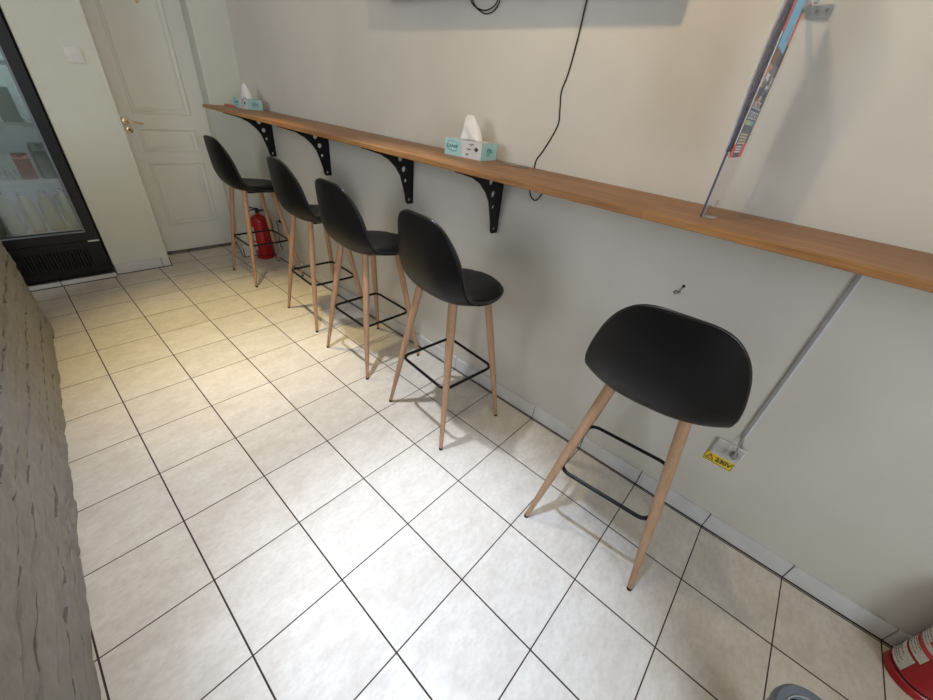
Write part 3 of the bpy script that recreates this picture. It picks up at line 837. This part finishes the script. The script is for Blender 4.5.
# torn hole with wire stub in the wall
root = thing('wire_stub', 'dark hole with a curled wire stub in the wall under the counter', 'wire', (XW, .772, .955))
bm = bmesh.new(); lathe(bm, [(.0055, 0), (.0055, .0012)], 14, axis='x')
for v in bm.verts: v.co.x = -v.co.x; v.co.z += .008; v.co.y -= .004
bmesh.ops.recalc_face_normals(bm, faces=bm.faces); obj('plug_hole', bm, M['dark'], root)
bm = bmesh.new(); tube(bm, smooth_path([(0, -.002, .004), (-.006, .001, -.010), (-.008, .004, -.020), (-.006, .012, -.026), (-.004, .017, -.020), (-.005, .012, -.015), (-.006, .004, -.018), (-.005, -.004, -.016)]), .0013, 6)
obj('wire', bm, M['ink'], root, smooth=True)

# light switch on the back wall
root = thing('light_switch', 'white square light switch on the wall between fridge and door', 'light switch', (-.930, YB, 1.442))
bm = bmesh.new(); box(bm, -.042, .042, -.009, 0, -.042, .042); obj('switch_plate', bm, M['white_plastic'], root, bevel=.003)
bm = bmesh.new(); v = box(bm, -.026, .026, -.0135, -.009, -.026, .026)
for q in v:
    if q.co.z > 0 and q.co.y < -.01: q.co.y += .003
obj('rocker', bm, M['white_plastic'], root, bevel=.001)

# small black plug and cord by the far corner
root = thing('wall_plug', 'small black plug with a thin cord low on the wall beside the far extinguisher', 'plug', (XW, 4.003, .395))
bm = bmesh.new(); lathe(bm, [(.016, 0), (.018, .010), (.015, .030), (.006, .038)], 16, axis='x')
for v in bm.verts: v.co.x *= -1
bmesh.ops.recalc_face_normals(bm, faces=bm.faces); obj('plug_body', bm, M['black_plastic'], root, smooth=True)
bm = bmesh.new(); tube(bm, smooth_path([(-.036, 0, 0), (-.045, .03, -.004), (-.03, .07, -.03), (-.012, .10, -.09), (-.018, .10, -.22), (-.019, .06, -.285)]), .003, 8); obj('plug_cord', bm, M['black_plastic'], root, smooth=True)

# ------------------------------------------------------------------ fire extinguishers
def extinguisher(label, loc, rz, hgt=.40, r=.072, near=False):
    root = thing('fire_extinguisher', label, 'fire extinguisher', loc, rz)
    bm = bmesh.new()
    prof = [(r*.90, .034), (r*.985, .040), (r, .048), (r, hgt-.055)]
    for k in range(1, 8):
        a = PI/2*k/8; prof.append((r*math.cos(a)*.99+.0005, hgt-.055+.055*math.sin(a)))
    prof += [(.017, hgt+.001), (.017, hgt+.018)]
    lathe(bm, prof, 40); smooth_by_angle(obj('cylinder', bm, M['red'], root), .7)
    bm = bmesh.new(); lathe(bm, [(r*.98, 0), (r*1.02, .003), (r*1.02, .028), (r*.96, .033)], 40); smooth_by_angle(obj('base_ring', bm, M['red'], root), .7)
    bm = bmesh.new(); lathe(bm, [(r*.93, .0325), (r*.985, .034), (r*.985, .0405), (r*.93, .042)], 40); obj('base_seam', bm, M['black_plastic'], root, smooth=True)
    # label wrapped on the front
    def wrap(a0, a1, z0, z1, rr, name, mats, parent, fn=None):
        bm = bmesh.new(); n = 40; nz = 12
        G = [[bm.verts.new((rr*math.cos(a0+(a1-a0)*i/n), rr*math.sin(a0+(a1-a0)*i/n), z0+(z1-z0)*j/nz)) for j in range(nz+1)] for i in range(n+1)]
        for i in range(n):
            for j in range(nz):
                f = bm.faces.new((G[i][j], G[i+1][j], G[i+1][j+1], G[i][j+1])); f.material_index = fn(i, j) if fn else 0
        return obj(name, bm, mats, parent, smooth=True)
    lab = wrap(-(.85 if near else .62), .85 if near else .62, .050 if near else .085, .115 if near else .30, r+.0018, 'label', [M['label'], M['label_red']], root, (lambda i, j: 0) if near else (lambda i, j: 1 if j in (4,) else 0))
    rows = [(.062, .9), (.070, .8), (.078, .85), (.086, .6), (.094, .8)] if near else [(.11+.018*k, .8) for k in range(9)]
    bm = bmesh.new()
    for z, w in rows:
        a = -.7 if near else -.5
        while a < (-.7+1.4*w if near else -.5+1.0*w):
            da = random.uniform(.05, .16)
            pts = [((r+.0022)*math.cos(a+da*k/3), (r+.0022)*math.sin(a+da*k/3), z) for k in range(4)]
            tube(bm, pts, .0009, 5); a += da+.05
    obj('printed_lines', bm, M['ink'], lab)
    if near:
        l2 = wrap(-.78, .95, .125, .235, r+.0018, 'upper_label', [M['label'], M['label_red']], root, lambda i, j: 1 if (j in (4, 5) or (i > 29 and j > 7)) else 0)
        bm = bmesh.new()
        for z in (.136, .147, .158, .169, .180, .191, .202, .213):
            a = -.62
            while a < .5:
                da = random.uniform(.05, .16)
                tube(bm, [((r+.0022)*math.cos(a+da*k/3), (r+.0022)*math.sin(a+da*k/3), z) for k in range(4)], .0009, 5); a += da+.05
        obj('printed_lines', bm, M['ink'], l2)
    zt = hgt+.018
    bm = bmesh.new(); lathe(bm, [(.016, zt), (.016, zt+.030), (.011, zt+.036)], 20); box(bm, -.03, .0, -.009, .009, zt+.008, zt+.024)
    vb = obj('valve', bm, M['black_metal'], root, bevel=.001)
    bm = bmesh.new(); lathe(bm, [(.012, 0), (.013, .006), (.010, .009)], 16, (0, 0, 0), axis='y')
    for v in bm.verts: v.co.y = -.014 - v.co.y; v.co.z += zt+.018
    bmesh.ops.recalc_face_normals(bm, faces=bm.faces); obj('gauge', bm, M['steel'], vb, smooth=True)
    for nm, dz, tip in (('squeeze_lever', .034, .040), ('carry_handle', .020, -.004)):
        bm = bmesh.new(); tube(bm, smooth_path([(-.012, 0, zt+dz), (.03, 0, zt+dz+.006), (.072, 0, zt+dz+tip*.5), (.092, 0, zt+dz+tip*.8-.008)]), .0055, 8); obj(nm, bm, M['black_metal'], root, smooth=True)
    bm = bmesh.new(); tube(bm, smooth_path([(-.03, 0, zt+.016), (-.058, .004, zt+.012), (-r-.018, .012, hgt-.05), (-r-.012, .02, hgt-.15), (-r-.008, .02, hgt-.22)]), .008, 10); obj('hose', bm, M['black_plastic'], root, smooth=True)
    return root
extinguisher('red fire extinguisher standing in the far corner behind the last stool', (-.086, 4.268, 0), PI-.22)
extinguisher('red fire extinguisher with white labels at the photo bottom right edge', (-.066, -.375, 0), PI*.44, .42, .075, near=True)

# ------------------------------------------------------------------ round grey waste bin
root = thing('waste_bin', 'round grey plastic waste bin with dark opening on the floor at the bottom edge', 'bin', (-.676, .008, 0))
bm = bmesh.new()
r = .088; zb = .30
prof = [(r*.80, 0), (r*.82, .004), (r*.93, zb-.03), (r*.94, zb-.024)]
lathe(bm, prof, 40, close=True); smooth_by_angle(obj('bin_body', bm, M['grey_plastic'], root), .7)
bm = bmesh.new()
ring = [(r*.985, zb-.028), (r, zb-.022), (r*.985, zb-.006), (r*.93, zb), (r*.84, zb-.001), (r*.72, zb-.004), (r*.70, zb-.010), (r*.70, zb-.024), (r*.985, zb-.028)]
lathe(bm, ring, 48, close=False); bmesh.ops.recalc_face_normals(bm, faces=bm.faces); lid = smooth_by_angle(obj('bin_lid', bm, M['grey_plastic'], root), .8)
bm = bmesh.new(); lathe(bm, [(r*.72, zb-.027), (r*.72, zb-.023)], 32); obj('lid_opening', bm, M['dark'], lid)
bm = bmesh.new(); tube(bm, [(r*.715*math.cos(a), r*.715*math.sin(a), zb-.0035) for a in [2*PI*i/40 for i in range(40)]], .0022, 6, closed=True); obj('rim_highlight', bm, plain('rim_highlight_grey', (.40, .43, .46), .35), lid, smooth=True)  # paler tube paints a highlight along the inner edge of the opening
bm = bmesh.new(); a = 2.25
tube(bm, [(k*math.cos(a), k*math.sin(a), zb+.0006-(.0035 if k > r*.9 else 0)) for k in (r*.74, r*.80, r*.86, r*.93)], .0012, 6); obj('lid_seam', bm, plain('seam_grey', (.30, .33, .36), .4), lid)

# ------------------------------------------------------------------ display fridge
FX, FY = -1.190, 4.452            # right front corner
FW, FH, FD = .66, 2.00, .58
def fridge():
    root = thing('display_fridge', 'tall black glass-door drinks fridge left of the door', 'fridge', (FX, FY, 0))
    bm = bmesh.new(); t = .03
    box(bm, -FW, -FW+t, .045, FD, .034, FH); box(bm, -t, 0, .045, FD, .034, FH); box(bm, -FW+t, -t, .045, FD, FH-.16, FH)
    box(bm, -FW+t, -t, FD-.02, FD, .30, FH-.16); box(bm, -FW+t, -t, .06, FD, .034, .30)
    obj('cabinet', bm, M['fridge_frame'], root, bevel=.003)
    bm = bmesh.new()
    box(bm, -FW+t+.001, -FW+t+.006, .06, FD-.021, .301, FH-.161); box(bm, -t-.006, -t-.001, .06, FD-.021, .301, FH-.161); box(bm, -FW+t+.006, -t-.006, FD-.026, FD-.021, .301, FH-.161); box(bm, -FW+t+.006, -t-.006, .06, FD-.026, .301, .306)
    obj('liner', bm, M['fridge_in'], root)
    # lower grille
    bm = bmesh.new()
    box(bm, -FW, 0, 0.012, .044, .034, .288)
    g = obj('kick_panel', bm, M['black_plastic'], root, bevel=.004)
    for k in range(14):
        bm = bmesh.new(); x = -.105-.036*k
        v = box(bm, x-.0125, x+.0125, .0015, .012, .10, .235)
        for q in v:
            if q.co.y < .005: q.co.x = x+(q.co.x-x)*.55
        obj('louvre', bm, M['black_plastic'], g, bevel=.0015, seg=1)
    # door
    fw = .066; z0, z1 = .296, FH-.16
    bm = bmesh.new()
    fr = curve_shape([(-FW, z0), (0, z0), (0, z1), (-FW, z1)], [[(-FW+fw, z1-fw), (-fw, z1-fw), (-fw, z0+fw), (-FW+fw, z0+fw)]], .040)
    xf(fr, basis((1, 0, 0), (0, 0, 1), (0, -1, 0), (0, .020, 0))); join(bm, fr); bmesh.ops.recalc_face_normals(bm, faces=bm.faces)
    d = obj('door', bm, M['fridge_frame'], root, bevel=.004)
    bm = bmesh.new(); box(bm, -FW+fw-.004, -fw+.004, .016, .020, z0+fw-.004, z1-fw+.004); obj('glass_pane', bm, M['glass'], d)
    bm = bmesh.new(); box(bm, -.070, -.004, -.004, .03, .284, .295); obj('hinge', bm, M['steel'], d, bevel=.002)
    bm = bmesh.new()
    gk = curve_shape([(-FW+fw-.006, z0+fw-.006), (-fw+.006, z0+fw-.006), (-fw+.006, z1-fw+.006), (-FW+fw-.006, z1-fw+.006)], [[(-FW+fw+.006, z1-fw-.006), (-fw-.006, z1-fw-.006), (-fw-.006, z0+fw+.006), (-FW+fw+.006, z0+fw+.006)]], .003)
    xf(gk, basis((1, 0, 0), (0, 0, 1), (0, -1, 0), (0, .0008, 0))); join(bm, gk); bmesh.ops.recalc_face_normals(bm, faces=bm.faces)
    obj('door_gasket', bm, M['grey_plastic'], d)
    bm = bmesh.new(); tube(bm, smooth_path([(-FW+.03, 0, .9), (-FW+.03, -.035, .93), (-FW+.03, -.035, 1.25), (-FW+.03, 0, 1.28)]), .009, 8); obj('door_handle', bm, M['black_plastic'], d, smooth=True)
    # wire shelves
    for z in (.355, .700, 1.035, 1.36):
        bm = bmesh.new()
        for k in range(24): 
            x = -FW+.05+k*(FW-.10)/23; tube(bm, [(x, .075, z), (x, FD-.04, z)], .002, 6)
        for y in (.075, .25, FD-.04): tube(bm, [(-FW+.037, y, z), (-.037, y, z)], .0035, 6)
        box(bm, -FW+.037, -.037, .068, .073, z-.012, z+.012, 0)
        obj('wire_shelf', bm, M['white_plastic'], root)
fridge()
L = bpy.data.lights.new('fridge_fill', 'AREA'); L.shape = 'RECTANGLE'; L.size = .45; L.size_y = .04; L.energy = 4.5; L.color = (.92, .98, 1)  # unseen fill light added in the cabinet to brighten the fridge contents
o = bpy.data.objects.new('fridge_fill', L); link(o, bpy.data.objects['display_fridge']); o.location = (-FW/2, .09, FH-.165)
def bottle(mat, h, r, label, group, neck=True):
    root = thing('bottle', label, 'bottle', (0, 0, 0), 0, group)
    bm = bmesh.new()
    lathe(bm, [(r*.9, 0), (r, .008), (r, h*.66), (r*.86, h*.76), (r*.42, h*.88), (r*.40, h*.93)], 24); smooth_by_angle(obj('bottle_body', bm, M[mat], root), .8)
    bm = bmesh.new(); lathe(bm, [(r*.46, h*.925), (r*.46, h)], 20); obj('cap', bm, M['cap'], root)
    return root
ba = bottle('bottle_a', .275, .042, 'pale green bottle standing on the fridge bottom shelf', 'pale green bottles on the fridge bottom shelf')
bb = bottle('bottle_b', .265, .044, 'cream bottle standing on the fridge bottom shelf', 'cream bottles on the fridge bottom shelf')
zs = .3590
pos = [(ba, -.085), (bb, -.185), (bb, -.285), (ba, -.385), (bb, -.485), (ba, -.575)]
used = set()
for k, (src, x) in enumerate(pos):
    loc = (FX+x, FY+.13+.015*(k % 2), zs)
    if src.name in used: copy_thing(src, loc, .3*k)
    else: src.location = loc; used.add(src.name)
def carton(mat, w, h, label, group, loc):
    root = thing('drink_carton', label, 'carton', loc, 0, group)
    bm = bmesh.new(); box(bm, -w/2, w/2, -w/2, w/2, 0, h*.80); 
    v = box(bm, -w/2, w/2, -w/2, w/2, h*.80, h)
    for q in v:
        if q.co.z > h*.9: q.co.y *= .06
    bmesh.ops.remove_doubles(bm, verts=bm.verts, dist=.0001)
    obj('carton_body', bm, M[mat], root, bevel=.001)
    bm = bmesh.new(); lathe(bm, [(.012, 0), (.012, .010)], 14, (0, -w*.27, h*.90)); obj('screw_cap', bm, M['cap'], root)
    return root
c = carton('bottle_c', .075, .16, 'red drink carton on the fridge second shelf', None, (FX-.20, FY+.14, .7040))
c = carton('bottle_d', .085, .22, 'grey drink carton on the fridge second shelf', 'grey cartons on the fridge second shelf', (FX-.40, FY+.14, .7040))
copy_thing(c, (FX-.51, FY+.15, .7040), -.1); copy_thing(c, (FX-.095, FY+.16, .7040), .15)
c = carton('bottle_d', .085, .24, 'grey drink carton on the fridge third shelf', 'grey cartons on the fridge third shelf', (FX-.15, FY+.16, 1.0390))
copy_thing(c, (FX-.27, FY+.15, 1.0390), .1); copy_thing(c, (FX-.42, FY+.16, 1.0390), .0); copy_thing(c, (FX-.53, FY+.16, 1.0390), .1)

# ------------------------------------------------------------------ lights
w = bpy.data.worlds.new('daylight'); sc.world = w; w.use_nodes = True
bg = w.node_tree.nodes['Background']; bg.inputs[0].default_value = (.84, .91, 1.0, 1); bg.inputs[1].default_value = 7.2
def lamp(x, y, power, col, cone, blend, label):
    root = thing('ceiling_light', label, 'lamp', (x, y, H))
    bm = bmesh.new(); lathe(bm, [(.060, -.012), (.075, -.010), (.080, -.001), (.080, 0)], 36, close=False); smooth_by_angle(obj('lamp_ring', bm, M['white_plastic'], root), .6)
    L = bpy.data.lights.new('lamp_light', 'SPOT'); L.shadow_soft_size = .04; L.energy = power; L.color = col; L.spot_size = math.radians(cone); L.spot_blend = blend
    o = bpy.data.objects.new('lamp_light', L); link(o, root); o.location = (0, 0, -.03)
    return root
WARM, NEUT, COOL = (1.0, .79, .38), (.88, .92, 1.0), (.63, .76, 1.0)
lamp(-.80, 3.05, 172, WARM, 54, 1.0, 'round warm ceiling downlight nearest the back door')
lamp(-.86, 1.95, 188, NEUT, 62, 1.0, 'round ceiling downlight over the middle of the floor')
lamp(-1.0, .90, 240, COOL, 41, .9, 'unseen cool spot added at the ceiling for the daylight pool on the near floor')  # added spot, stands in for the cool daylight pool on the near floor
lamp(-.80, 1.20, 27, (1.0, .74, .42), 165, .3, 'round warm ceiling lamp opposite the television')
lamp(-1.0, 3.45, 3, (1.0, .62, .36), 165, .3, 'round warm ceiling lamp between fridge and door')

# ------------------------------------------------------------------ camera
R = [[0.6678594276031018, -0.7373086854614674, 0.1016842529831452], [-0.35104922457149507, -0.4325163862076542, -0.8304781861010094], [0.656298885333054, 0.5189465078454175, -0.5476917884226824]]
cam = bpy.data.cameras.new('camera'); co = bpy.data.objects.new('camera', cam); link(co)
X, Y, Z = Vector(R[0]), -Vector(R[1]), -Vector(R[2])
co.matrix_world = basis(X, Y, Z, (-1.4838, .5466, 1.4337))
cam.sensor_fit = 'HORIZONTAL'; cam.sensor_width = 36; cam.lens = 372.5745*36/933; cam.clip_start = .02
sc.camera = co
sc.view_settings.view_transform = 'Standard'; sc.view_settings.look = 'None'; sc.view_settings.gamma = 1; sc.view_settings.use_curve_mapping = False
sc.view_settings.exposure = 0
